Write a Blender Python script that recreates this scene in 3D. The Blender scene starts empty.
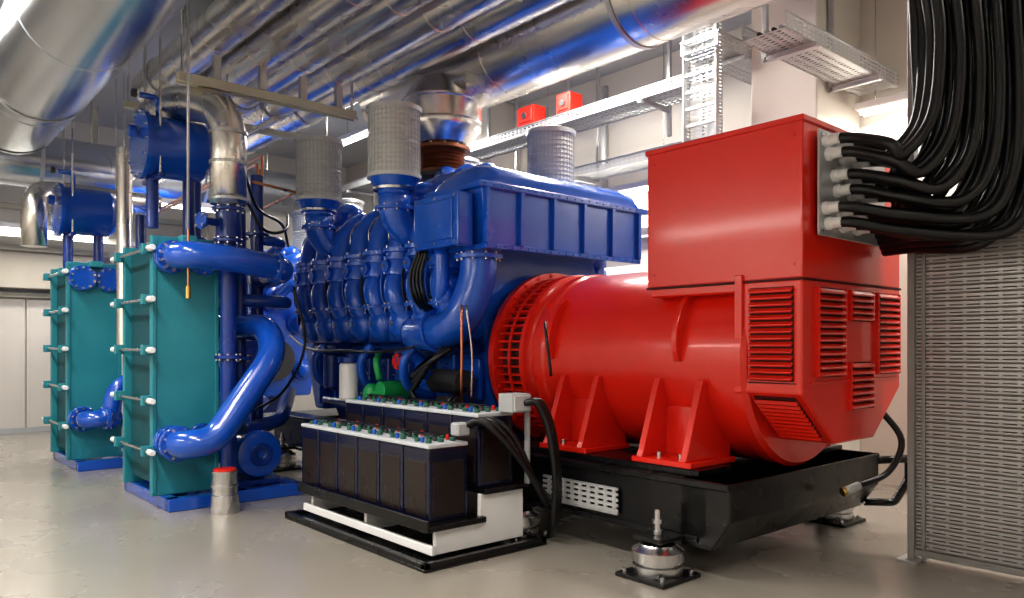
import bpy, bmesh, math, random
from mathutils import Vector, Matrix, Euler
random.seed(7)
S=bpy.context.scene
# ---------------------------------------------------------------- materials
def nodes(name):
    m=bpy.data.materials.new(name); m.use_nodes=True
    nt=m.node_tree; b=nt.nodes['Principled BSDF']; return m,nt,b
def mat(name,col,metal=0.0,rough=0.5,var=0.12,vs=4.0,bump=0.0,bs=40.0,coat=0.0,rv=0.1):
    m,nt,b=nodes(name)
    N=nt.nodes; L=nt.links
    tc=N.new('ShaderNodeTexCoord')
    no=N.new('ShaderNodeTexNoise'); no.inputs['Scale'].default_value=vs; no.inputs['Detail'].default_value=4
    L.new(tc.outputs['Object'],no.inputs['Vector'])
    mx=N.new('ShaderNodeMix'); mx.data_type='RGBA'
    mx.inputs[6].default_value=tuple(c*(1-var) for c in col)+(1,)
    mx.inputs[7].default_value=tuple(min(1,c*(1+var)) for c in col)+(1,)
    L.new(no.outputs['Fac'],mx.inputs[0]); L.new(mx.outputs[2],b.inputs['Base Color'])
    mr=N.new('ShaderNodeMapRange'); mr.inputs[3].default_value=max(0.02,rough-rv); mr.inputs[4].default_value=min(1,rough+rv)
    L.new(no.outputs['Fac'],mr.inputs[0]); L.new(mr.outputs[0],b.inputs['Roughness'])
    b.inputs['Metallic'].default_value=metal
    b.inputs['Coat Weight'].default_value=coat; b.inputs['Coat Roughness'].default_value=0.10
    if bump:
        n2=N.new('ShaderNodeTexNoise'); n2.inputs['Scale'].default_value=bs
        L.new(tc.outputs['Object'],n2.inputs['Vector'])
        bp=N.new('ShaderNodeBump'); bp.inputs['Strength'].default_value=bump; bp.inputs['Distance'].default_value=0.02
        L.new(n2.outputs['Fac'],bp.inputs['Height']); L.new(bp.outputs[0],b.inputs['Normal'])
    return m
def emit(name,col,st):
    m,nt,b=nodes(name); b.inputs['Base Color'].default_value=(1,1,1,1)
    b.inputs['Emission Color'].default_value=col+(1,); b.inputs['Emission Strength'].default_value=st
    return m
def perf(name,col,a,bx,fa,fb,da,db,metal=0.8,rough=0.4):
    m,nt,b=nodes(name); N=nt.nodes; L=nt.links
    tc=N.new('ShaderNodeTexCoord'); sp=N.new('ShaderNodeSeparateXYZ'); L.new(tc.outputs['Object'],sp.inputs[0])
    def ch(ax,f,d):
        mu=N.new('ShaderNodeMath'); mu.operation='MULTIPLY'; mu.inputs[1].default_value=f; L.new(sp.outputs[ax],mu.inputs[0])
        fr=N.new('ShaderNodeMath'); fr.operation='FRACT'; L.new(mu.outputs[0],fr.inputs[0])
        lt=N.new('ShaderNodeMath'); lt.operation='LESS_THAN'; lt.inputs[1].default_value=d; L.new(fr.outputs[0],lt.inputs[0]); return lt
    x=ch(a,fa,da); y=ch(bx,fb,db)
    mu=N.new('ShaderNodeMath'); mu.operation='MULTIPLY'; L.new(x.outputs[0],mu.inputs[0]); L.new(y.outputs[0],mu.inputs[1])
    iv=N.new('ShaderNodeMath'); iv.operation='SUBTRACT'; iv.inputs[0].default_value=1; L.new(mu.outputs[0],iv.inputs[1])
    L.new(iv.outputs[0],b.inputs['Alpha'])
    b.inputs['Base Color'].default_value=col+(1,); b.inputs['Metallic'].default_value=metal; b.inputs['Roughness'].default_value=rough
    return m
RED=mat('red_paint',(0.72,0.022,0.008),rough=0.30,var=0.07,coat=0.4,rv=.05)
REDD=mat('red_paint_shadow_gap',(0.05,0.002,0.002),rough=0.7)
BLUE=mat('engine_blue_paint',(0.008,0.105,0.56),rough=0.26,var=0.14,vs=3,coat=0.45,rv=.06)
BLUE2=mat('pipe_blue_paint',(0.007,0.080,0.44),rough=0.22,var=0.10,coat=0.6,rv=.05)
DBLUE=mat('dark_blue_paint',(0.006,0.035,0.22),rough=0.30,var=0.15,coat=0.3)
TEAL=mat('teal_paint',(0.022,0.215,0.265),rough=0.4,var=0.14)
TEALD=mat('teal_plate_edges',(0.02,0.12,0.15),rough=0.45,metal=0.3)
BLK=mat('black_paint',(0.005,0.005,0.006),rough=0.28,var=0.3)
RUB=mat('black_rubber',(0.005,0.005,0.006),rough=0.36,var=0.3)
CASE=mat('battery_case_plastic',(0.008,0.009,0.028),rough=0.2,var=0.2,coat=0.3)
PLATE=mat('battery_plate_pack',(0.020,0.013,0.012),rough=0.30)
LID=mat('battery_lid_grey',(0.46,0.48,0.50),rough=0.4)
CAPG=mat('battery_cap_green',(0.02,0.10,0.07),rough=0.4)
WHT=mat('white_paint_metal',(0.75,0.75,0.75),rough=0.4,var=0.03)
SIL=mat('insulation_sheet_metal',(0.74,0.71,0.67),metal=1.0,rough=0.27,var=0.16,vs=1.6,bump=0.10,bs=3.5,rv=0.07)
DUCT=mat('duct_sheet_metal',(0.62,0.65,0.70),metal=1.0,rough=0.25,var=0.14,vs=1.2,bump=0.12,bs=2.2,rv=0.07)
GALV=mat('galvanised_steel',(0.54,0.55,0.56),metal=0.7,rough=0.42,var=0.2,vs=9)
SCRN=mat('screen_light_grey',(0.30,0.295,0.29),metal=0.45,rough=0.42,var=0.15,vs=5)
SCRD=mat('screen_back_grey',(0.16,0.155,0.15),metal=0.4,rough=0.5,var=0.15,vs=5)
STEEL=mat('steel',(0.62,0.62,0.63),metal=1,rough=0.26)
FILT=mat('filter_mesh',(0.66,0.67,0.66),metal=0.4,rough=0.5,var=0.25,vs=90,bump=0.5,bs=160)
RUST=mat('exhaust_bellows_rust',(0.26,0.10,0.05),metal=0.6,rough=0.45,var=0.4,vs=12)
COP=mat('copper_pipe',(0.62,0.27,0.13),metal=0.9,rough=0.3)
GRN=mat('green_pump_paint',(0.02,0.35,0.10),rough=0.4)
GRY=mat('grey_plastic',(0.35,0.36,0.37),rough=0.45)
DGRY=mat('dark_grey',(0.05,0.05,0.055),rough=0.5)
WALL=mat('wall_plaster',(0.72,0.68,0.62),rough=0.75,var=0.05,vs=1.0)
CEIL=mat('ceiling_plaster',(0.54,0.55,0.57),rough=0.8,var=0.05)
DOOR=mat('door_panel_grey',(0.50,0.47,0.43),rough=0.5,var=0.05)
SHELF=mat('beige_cabinet',(0.34,0.31,0.26),rough=0.5)
BEIGE=mat('beige_trunking',(0.55,0.53,0.43),rough=0.5,var=0.08)
GLOW=emit('lamp_tube_glow',(1.0,0.96,0.88),10.0)
PYZ=perf('perforated_galv_side',(0.60,0.61,0.62),1,2,14,30,0.62,0.45,metal=.6)
PXY=perf('perforated_galv_base',(0.54,0.55,0.56),1,0,14,20,0.62,0.40,metal=.6)
PXZ=perf('perforated_galv_cross',(0.60,0.61,0.62),0,2,14,30,0.62,0.45,metal=.6)
PSC=perf('screen_slots',(0.42,0.415,0.41),1,2,11,44.44,0.80,0.34,metal=.45,rough=0.40)
FLR=mat('resin_floor',(0.285,0.262,0.225),rough=0.27,var=0.12,vs=1.3,bump=0.008,bs=8,rv=0.06,coat=0.25)

# ---------------------------------------------------------------- mesh builder
class B:
    def __init__(s,name): s.n=name; s.v=[]; s.f=[]; s.m=[]; s.s=[]; s.mats=[]
    def add(s,vs,fs,m,sm=False):
        if m not in s.mats: s.mats.append(m)
        i=s.mats.index(m); o=len(s.v)
        s.v+= [Vector(v) for v in vs]
        for k,f in enumerate(fs):
            s.f.append([o+a for a in f]); s.m.append(i); s.s.append(sm[k] if isinstance(sm,list) else sm)
    def _bm(s,bm,m,sm=False):
        bm.verts.index_update()
        s.add([v.co.copy() for v in bm.verts],[[v.index for v in f.verts] for f in bm.faces],m,sm); bm.free()
    def box(s,c,sz,m,bev=0.006,rot=None,seg=1):
        bm=bmesh.new(); bmesh.ops.create_cube(bm,size=1)
        for v in bm.verts: v.co=Vector((v.co.x*sz[0],v.co.y*sz[1],v.co.z*sz[2]))
        b=min(bev,min(sz)*0.3)
        if b>0: bmesh.ops.bevel(bm,geom=list(bm.edges),offset=b,segments=seg,affect='EDGES',profile=0.6)
        M=Matrix.Translation(Vector(c))
        if rot: M=M@Euler([math.radians(a) for a in rot]).to_matrix().to_4x4()
        bm.transform(M); s._bm(bm,m, seg>2)
    def bb(s,x0,x1,y0,y1,z0,z1,m,bev=0.006,seg=1):
        s.box(((x0+x1)/2,(y0+y1)/2,(z0+z1)/2),(abs(x1-x0),abs(y1-y0),abs(z1-z0)),m,bev,None,seg)
    def prism(s,poly,ax,a,b,m,bev=0.0,seg=1):
        bm=bmesh.new()
        def P(p,t):
            return {'X':(t,p[0],p[1]),'Y':(p[0],t,p[1]),'Z':(p[0],p[1],t)}[ax]
        v0=[bm.verts.new(P(p,a)) for p in poly]; v1=[bm.verts.new(P(p,b)) for p in poly]; n=len(poly)
        bm.faces.new(v0); bm.faces.new(v1[::-1])
        for i in range(n): bm.faces.new((v0[i],v1[i],v1[(i+1)%n],v0[(i+1)%n]))
        bmesh.ops.recalc_face_normals(bm,faces=list(bm.faces))
        if bev: bmesh.ops.bevel(bm,geom=list(bm.edges),offset=bev,segments=seg,affect='EDGES',profile=0.5)
        s._bm(bm,m,False)
    def lathe(s,o,ax,prof,m,seg=28,a0=0,a1=360):
        o=Vector(o); ax=Vector(ax).normalized()
        t=Vector((0,0,1)) if abs(ax.z)<0.9 else Vector((1,0,0))
        u=ax.cross(t).normalized(); w=ax.cross(u)
        cs=[(math.cos(2*math.pi*i/seg),math.sin(2*math.pi*i/seg)) for i in range(seg)]
        def ring(h,r): return [o+ax*h+(u*c+w*d)*r for c,d in cs]
        prev=None; vs=[];fs=[]
        for i in range(len(prof)-1):
            (h0,r0),(h1,r1)=prof[i],prof[i+1]
            d=Vector((h1-h0,r1-r0))
            if d.length<1e-7: continue
            share=prev is not None and prev[1].angle(d)<0.6
            if share: b0=prev[0]
            else: b0=len(vs); vs+=ring(h0,max(r0,1e-4))
            b1=len(vs); vs+=ring(h1,max(r1,1e-4))
            for k in range(seg):
                k2=(k+1)%seg; fs.append([b0+k,b0+k2,b1+k2,b1+k])
            prev=(b1,d)
        s.add(vs,fs,m,True)
    def cyl(s,p0,p1,r,m,r2=None,seg=24,bev=0.004):
        p0=Vector(p0);p1=Vector(p1); L=(p1-p0).length; r2=r if r2 is None else r2
        b=min(bev,r*0.3,L*0.3)
        s.lathe(p0,p1-p0,[(0,0),(0,r-b),(b,r),(L-b,r2),(L,r2-b),(L,0)],m,seg)
    def sph(s,c,r,m,seg=20,rot=None):
        bm=bmesh.new(); bmesh.ops.create_uvsphere(bm,u_segments=seg,v_segments=max(8,seg*2//3),radius=1)
        r=(r,r,r) if not hasattr(r,'__len__') else r
        M=Matrix.Translation(Vector(c))
        if rot: M=M@Euler([math.radians(a) for a in rot]).to_matrix().to_4x4()
        bm.transform(M@Matrix.Diagonal((r[0],r[1],r[2],1))); s._bm(bm,m,True)
    def tube(s,pts,r,m,seg=12,fil=None,res=6,r2=None):
        P=[Vector(p) for p in pts]; path=[]
        if fil is not None and len(P)>2:
            path=[P[0]]
            for i in range(1,len(P)-1):
                a=(P[i-1]-P[i]); b=(P[i+1]-P[i]); f=min(fil,a.length*0.48,b.length*0.48)
                A=P[i]+a.normalized()*f; C=P[i]+b.normalized()*f
                for k in range(res+1):
                    t=k/res; path.append(A*(1-t)**2+P[i]*2*t*(1-t)+C*t*t)
            path.append(P[-1])
        elif len(P)>2:
            Q=[P[0]*2-P[1]]+P+[P[-1]*2-P[-2]]
            for i in range(1,len(Q)-2):
                for k in range(res):
                    t=k/res
                    path.append(0.5*((2*Q[i])+(Q[i+1]-Q[i-1])*t+(2*Q[i-1]-5*Q[i]+4*Q[i+1]-Q[i+2])*t*t+(3*Q[i]-Q[i-1]-3*Q[i+1]+Q[i+2])*t**3))
            path.append(P[-1])
        else: path=P
        pp=[path[0]]
        for p in path[1:]:
            if (p-pp[-1]).length>1e-4: pp.append(p)
        path=pp; n=len(path)
        T=[(path[min(i+1,n-1)]-path[max(i-1,0)]).normalized() for i in range(n)]
        t=Vector((0,0,1)) if abs(T[0].z)<0.9 else Vector((1,0,0))
        u=T[0].cross(t).normalized(); vs=[];fs=[];sm=[]
        for i in range(n):
            u=(u-T[i]*u.dot(T[i])).normalized(); w=T[i].cross(u)
            rr=r if r2 is None else r+(r2-r)*i/(n-1)
            for k in range(seg):
                a=2*math.pi*k/seg; vs.append(path[i]+(u*math.cos(a)+w*math.sin(a))*rr)
        for i in range(n-1):
            for k in range(seg):
                k2=(k+1)%seg; fs.append([i*seg+k,i*seg+k2,(i+1)*seg+k2,(i+1)*seg+k]); sm.append(True)
        fs.append(list(range(seg))[::-1]); sm.append(False); fs.append([(n-1)*seg+k for k in range(seg)]); sm.append(False)
        s.add(vs,fs,m,sm)
    def flange(s,c,ax,r,t,m,n=8,bm_=None,rb=0.012):
        c=Vector(c); ax=Vector(ax).normalized(); s.cyl(c-ax*t/2,c+ax*t/2,r,m,seg=28,bev=0.004)
        q=Vector((0,0,1)) if abs(ax.z)<0.9 else Vector((1,0,0)); u=ax.cross(q).normalized(); w=ax.cross(u)
        for i in range(n):
            a=2*math.pi*(i+.5)/n; p=c+(u*math.cos(a)+w*math.sin(a))*r*0.83
            s.cyl(p-ax*(t/2+rb*1.1),p+ax*(t/2+rb*1.1),rb,bm_ or STEEL,seg=6,bev=0)
    def bolt(s,p,ax,r=0.012,h=0.012,m=None):
        p=Vector(p); ax=Vector(ax).normalized(); s.cyl(p,p+ax*h,r,m or STEEL,seg=6,bev=0)
    def done(s,mirror=None):
        xs=[v.x for v in s.v]; ys=[v.y for v in s.v]; zs=[v.z for v in s.v]
        o=Vector(((min(xs)+max(xs))/2,(min(ys)+max(ys))/2,min(zs)))
        me=bpy.data.meshes.new(s.n+'_mesh'); me.from_pydata([v-o for v in s.v],[],s.f); 
        for m in s.mats: me.materials.append(m)
        me.polygons.foreach_set('material_index',s.m); me.polygons.foreach_set('use_smooth',s.s); me.update()
        bm=bmesh.new(); bm.from_mesh(me); bmesh.ops.recalc_face_normals(bm,faces=list(bm.faces)); bm.to_mesh(me); bm.free()
        ob=bpy.data.objects.new(s.n,me); ob.location=o; S.collection.objects.link(ob); return ob
def copy(ob,d,name=None):
    o=bpy.data.objects.new(name or ob.name.split('.')[0],ob.data); o.location=ob.location+Vector(d); S.collection.objects.link(o); return o

# ---------------------------------------------------------------- room
X0,X1,Y0,Y1,H=-2.6,7.3,-2.6,13.3,4.75
def slab(n,a,m):
    b=B(n); b.bb(*a,m,0); return b.done()
slab('floor',(X0,X1,Y0,Y1,-0.1,0),FLR)
slab('ceiling',(X0,X1,Y0,Y1,H,H+0.1),CEIL)
slab('wall_back',(X0-.1,X1+.1,Y1,Y1+0.1,-0.1,H+.1),WALL)
slab('wall_right',(X1,X1+0.1,Y0,Y1,-0.1,H+.1),WALL)
slab('wall_left',(X0-0.1,X0,Y0,Y1,-0.1,H+.1),WALL)
slab('wall_front',(X0-.1,X1+.1,Y0-0.1,Y0,-0.1,H+.1),WALL)
b=B('column'); b.bb(6.45,7.3,3.3,3.95,0,H,WALL,0.01); b.done()
b=B('column'); b.bb(6.7,7.3,8.2,8.8,0,H,WALL,0.01); b.done()
for k,x in enumerate((0.62,1.52,2.42)):
    b=B('door_%d'%(k+1)); b.bb(x-.44,x+.44,Y1-.05,Y1,0.01,1.98,DOOR,0.004); b.bb(x-.40,x+.40,Y1-.055,Y1-.048,.06,1.94,DOOR,0.002)
    b.done()
b=B('trim_1'); b.bb(-1,3.2,Y1-.12,Y1,2.0,2.08,BEIGE,0.01); b.done()
b=B('baseboard_back'); b.bb(X0,X1,Y1-.06,Y1-.05,0,.08,GRY,0.002); b.done()
b=B('wall_cabinet')
for i in range(2): b.bb(-.9+i*1.95,.98+i*1.95,Y1-.35,Y1,2.12,2.68,SHELF,0.01)
b.bb(-.9,3.0,Y1-.45,Y1-.35,2.66,2.72,BEIGE,.005)
b.done()
b=B('service_gantry')
b.bb(-1,4.4,Y1-1.0,Y1-.9,2.78,2.86,BEIGE,0.01); b.bb(-1,4.4,Y1-.6,Y1-.5,3.22,3.30,BEIGE,0.01)
for x in (-.9,.9,2.7,4.3): b.bb(x-.03,x+.03,Y1-1.0,Y1-.5,3.22,3.28,BEIGE); b.bb(x-.03,x+.03,Y1-.95,Y1-.9,2.8,H,BEIGE)
b.done()

# ---------------------------------------------------------------- lamps
def lamp(x,y,z,L,ax,power,name='fluorescent_lamp'):
    b=B(name); d=(L/2,.09) if ax=='X' else (.09,L/2)
    b.bb(x-d[0],x+d[0],y-d[1],y+d[1],z,z+.07,WHT,0.01)
    for s in (-.04,.04):
        if ax=='X': b.cyl((x-d[0]+.03,y+s,z-.018),(x+d[0]-.03,y+s,z-.018),.016,GLOW,seg=10)
        else: b.cyl((x+s,y-d[1]+.03,z-.018),(x+s,y+d[1]-.03,z-.018),.016,GLOW,seg=10)
    for q in (-.8,.8):
        px,py=(x+q*d[0],y) if ax=='X' else (x,y+q*d[1])
        b.cyl((px,py,z+.05),(px,py,H),.006,STEEL,seg=6)
    b.done()
    if power:
        l=bpy.data.lights.new('lamp_light','AREA'); l.shape='RECTANGLE'; l.size=L if ax=='X' else .25; l.size_y=.25 if ax=='X' else L
        l.energy=power; l.color=(1.0,0.955,0.89); o=bpy.data.objects.new('lamp_light',l); o.location=(x,y,z-.06); S.collection.objects.link(o)
lamp(0.2,0.2,4.3,2.4,'Y',115)
lamp(0.2,4.0,4.3,2.4,'Y',135)
lamp(0.2,8.0,4.3,2.4,'Y',110)
lamp(2.6,-0.6,4.3,2.4,'X',60)
lamp(5.6,0.2,4.3,1.8,'Y',75)
lamp(5.6,5.2,4.35,2.4,'Y',125)
lamp(5.6,9.2,4.35,2.4,'Y',120)
lamp(2.1,12.2,2.88,1.5,'X',35)
lamp(3.2,10.8,3.2,1.5,'X',40)
lamp(7.05,6.4,3.15,2.4,'Y',45)
lamp(7.05,2.45,3.45,1.5,'Y',30)
lamp(-1.6,6.0,3.0,2.4,'Y',75)  # unseen low lamp added at left as key light on near sides
lamp(-1.6,2.0,3.0,2.4,'Y',45)  # second added lamp out of view, lights the red alternator side

# ---------------------------------------------------------------- base frame
b=B('generator_base_frame')
ZA,ZB=0.20,0.55
for x in (3.55,5.17):
    b.bb(x,x+.20,2.45,8.1,ZA+.03,ZB-.03,BLK,0.004); b.bb(x-.02,x+.22,2.3,8.1,ZB-.04,ZB,BLK,0.006); b.bb(x-.02,x+.22,2.5,8.1,ZA,ZA+.035,BLK,0.006)
b.prism([(2.3,ZB),(2.62,ZB),(2.62,ZA-.03),(2.42,ZA-.03),(2.3,ZA+.14)],'X',3.55,5.37,BLK,0.006)
b.bb(3.55,5.37,2.3,4.5,ZB-.03,ZB,BLK,0.004)
for y in (3.4,4.4,5.6,6.8,8.0): b.bb(3.6,5.3,y-.08,y+.08,ZA+.02,ZB-.06,BLK)
for y in (4.3,5.3,6.3,7.3): b.bb(3.53,3.56,y-.015,y+.015,ZA,ZB,BLK,0)
for x in (3.62,5.02): b.bb(x,x+.34,2.55,4.05,ZB,ZB+.035,BLK,0.004)
b.tube([(5.37,2.32,.50),(5.62,2.2,.50),(5.62,2.2,.36),(5.50,2.25,.20),(5.37,2.4,.20)],.028,BLK,seg=8,fil=.03)
for y in (2.68,3.86,5.6,7.6):
    b.bb(3.32,3.56,y-.1,y+.1,.21,.235,BLK,0.003); b.bb(5.36,5.60,y-.1,y+.1,.21,.235,BLK,0.003)
b.done()
b=B('perforated_side_strip'); b.bb(3.515,3.525,3.06,3.72,.27,.42,PYZ,0); b.bb(3.515,3.53,3.06,3.72,.265,.28,GALV,0);b.bb(3.515,3.53,3.06,3.72,.415,.43,GALV,0); b.done()

b=B('vibration_isolator')
b.box((3.42,2.68,.012),(.34,.34,.024),BLK,0.004)
b.lathe((3.42,2.68,.024),(0,0,1),[(0,0),(0,.135),(.012,.14),(.05,.14),(.055,.118),(.068,.118),(.072,.145),(.13,.145),(.14,.13),(.15,.11),(.165,.10),(.175,.06),(.175,0)],STEEL,32)
for a in range(4): b.bolt((3.42+.13*(1 if a%2 else -1),2.68+.13*(1 if a//2 else -1),.024),(0,0,1),.014,.02)
b.cyl((3.42,2.68,.19),(3.42,2.68,.235),.045,GALV,seg=6)
b.cyl((3.42,2.68,.235),(3.42,2.68,.262),.032,STEEL,seg=6,bev=0); b.cyl((3.42,2.68,.25),(3.42,2.68,.38),.020,STEEL,seg=12)
b.cyl((3.42,2.68,.30),(3.42,2.68,.325),.034,STEEL,seg=6,bev=0)
iso=b.done()
for dx,dy in ((0,1.18),(0,2.92),(0,4.92),(2.06,0),(2.06,1.18),(2.06,2.92),(2.06,4.92)): copy(iso,(dx,dy,0))

# ---------------------------------------------------------------- alternator
b=B('alternator')
C=4.47; CZ=1.20
b.lathe((C,2.38,CZ),(0,1,0),[(0,0),(0,.63),(.03,.655),(.10,.655),(.105,.64),(1.66,.64),(1.68,.655),(1.76,.655),(1.78,.64),(1.82,.60),(1.82,0)],RED,80)
b.lathe((C,4.2,CZ),(0,1,0),[(0,.60),(.02,.60),(.04,.62),(.05,.665),(.09,.665),(.10,.61),(.34,.61),(.35,.70),(.41,.70),(.42,.68),(.42,0)],RED,80)
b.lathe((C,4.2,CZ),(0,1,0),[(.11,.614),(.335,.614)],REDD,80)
for i in range(64):
    a=2*math.pi*i/64
    b.box((C+.628*math.cos(a),4.425,CZ+.628*math.sin(a)),(.05,.24,.016),RED,0,rot=(0,-math.degrees(a),0))
b.lathe((C,4.40,CZ),(0,1,0),[(0,.65),(0,.662),(.025,.662),(.025,.65)],RED,80)
for i in range(28):
    a=2*math.pi*(i+.5)/28; b.bolt((C+.675*math.cos(a),4.55,CZ+.675*math.sin(a)),(0,-1,0),.014,.016,RED)
poly=[(3.85,1.66),(3.85,1.03),(4.22,.735),(4.72,.735),(5.10,1.03),(5.10,1.66)]
b.prism(poly,'Y',2.05,2.44,RED,0.012,2)
b.prism([(3.83,1.70),(3.83,1.03),(4.21,.715),(4.73,.715),(5.12,1.03),(5.12,1.70)],'Y',2.405,2.455,RED,0.005)
b.bb(3.85,5.10,2.05,3.10,1.66,2.53,RED,0.012,2)
b.bb(3.838,5.112,2.038,3.112,2.505,2.54,RED,0.006)
b.bb(3.845,5.105,2.045,3.105,1.652,1.664,REDD,0)
for z in (1.74,2.44):
    for y in (2.10,3.05): b.bolt((3.85,y,z),(-1,0,0),.010,.006,RED)
b.bb(3.86,5.09,2.44,3.08,1.60,1.66,RED,.01)
# side panel seams on end body
b.bb(3.846,3.851,2.085,2.375,1.085,1.092,REDD,0); 
def louv_end(x0,x1,z0,z1):
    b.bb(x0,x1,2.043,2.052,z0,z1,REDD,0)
    n=int((z1-z0)/.036)
    for i in range(n):
        z=z0+(i+.5)*(z1-z0)/n; b.box(((x0+x1)/2,2.030,z),(x1-x0,.030,.012),RED,0.002,rot=(42,0,0))
    b.bb(x0-.010,x0,2.025,2.05,z0,z1,RED,0); b.bb(x1,x1+.010,2.025,2.05,z0,z1,RED,0)
louv_end(4.00,4.30,1.12,1.62); louv_end(4.385,4.665,1.44,1.62); louv_end(4.385,4.665,0.92,1.20); louv_end(4.74,5.04,1.12,1.62)
b.bb(3.93,5.06,2.040,2.052,1.085,1.10,RED,.003)
def louv_side(y0,y1,z0,z1):
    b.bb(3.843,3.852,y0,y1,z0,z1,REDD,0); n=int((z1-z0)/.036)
    for i in range(n):
        z=z0+(i+.5)*(z1-z0)/n; b.box((3.830,(y0+y1)/2,z),(.030,y1-y0,.012),RED,0.002,rot=(0,-42,0))
louv_side(2.10,2.36,1.10,1.62)
dx,dz=(4.22-3.85),(.735-1.03); ang=math.degrees(math.atan2(-dz,dx))
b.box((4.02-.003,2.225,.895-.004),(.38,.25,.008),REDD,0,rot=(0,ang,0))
for i in range(10):
    t=.12+i*.080; b.box((3.85+dx*t-.012,2.225,1.03+dz*t-.016),(.022,.26,.012),RED,0.002,rot=(0,ang+30,0))
for y in (2.84,3.95):
    pts=[math.radians(140+k*5) for k in range(9)]
    poly=[(C+.63*math.cos(a),CZ+.63*math.sin(a)) for a in pts]+[(C+(.64+.075*math.sin(math.pi*min(1,(i+.9)/9.5))**.6)*math.cos(a),CZ+(.64+.075*math.sin(math.pi*min(1,(i+.9)/9.5))**.6)*math.sin(a)) for i,a in reversed(list(enumerate(pts)))]
    b.prism(poly,'Y',y-.018,y+.018,RED,0.002)
    poly=[(2*C-p[0],p[1]) for p in poly]; b.prism(poly,'Y',y-.018,y+.018,RED,0.002)
for y in (2.83,3.66):
    for s in (-1,1):
        X=lambda d:C+s*d
        b.bb(X(.38),X(.84),y-.22,y+.22,.585,.62,RED,0.005)
        for q in (-.16,.16):
            b.prism([(X(.84),.62),(X(.82),.66),(X(.69),1.03),(X(.665),1.09),(X(.60),1.09),(X(.55),.9),(X(.38),.7),(X(.38),.62)],'Y',y+q-.022,y+q+.022,RED,0.003)
        b.prism([(X(.60),.62),(X(.585),.92),(X(.555),.92),(X(.56),.62)],'Y',y-.16,y+.16,RED,0.002)
        for q in (-.08,.08): b.bolt((X(.74),y+q,.62),(0,0,1),.022,.03)
b.done()

b=B('cable_gland_plate')
b.bb(3.97,4.80,2.018,2.03,1.90,2.48,GALV,0.003)
for x in (4.0,4.38,4.77):
    for z in (1.93,2.45): b.bolt((x,2.018,z),(0,-1,0),.012,.01)
gl=[]
for r,z in enumerate((2.42,2.35,2.24,2.16,2.05,1.97)):
    for c in range(3):
        x=4.03+c*.17+(r%2)*.03+(0.10 if r in(2,3) else 0); gl.append((x,z,r,c))
        b.cyl((x,2.02,z),(x,1.985,z),.038,WHT,seg=8); b.cyl((x,1.99,z),(x,1.93,z),.030,WHT,seg=14)
b.done()
b=B('power_cable_bundle')
for i,(x,z,r,c) in enumerate(gl):
    t=r/5.0
    off=(c-1)*.055
    vx=4.12+.40*t+off*.5; vy=1.54-.32*t+off*.9
    zb=2.30-.40*t
    j=random.uniform(-.02,.02)
    b.tube([(x,1.97,z),(x+.02,1.87,z-.01),(x*.5+vx*.5-.06,1.68+off*.4,min(z,zb+.15)*.5+zb*.5-.03),(vx-.05,vy+.12,zb-.02+j),(vx+.03,vy+.01,zb+.16),(vx+.05,vy-.02,zb+.55),(vx+.02+j,vy,3.2),(vx-.03+j,vy+.02,3.9),(vx-.05,vy+.05,4.55)],.029,RUB,seg=10,res=7)
for i in range(8):
    x=4.15+i*.055; y=1.62-i*.044
    b.tube([(x,y,4.55),(x+.02,y,3.6),(x+.05,y-.01,2.9),(x+.09,y+.0,2.46-.05*i),(x+.09,y+.12,2.20-.05*i),(4.52+.03*i,1.84,2.08-.03*i),(4.56+.03*i,2.01,2.08-.03*i)],.029,RUB,seg=10,res=7)
b.done()

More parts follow.
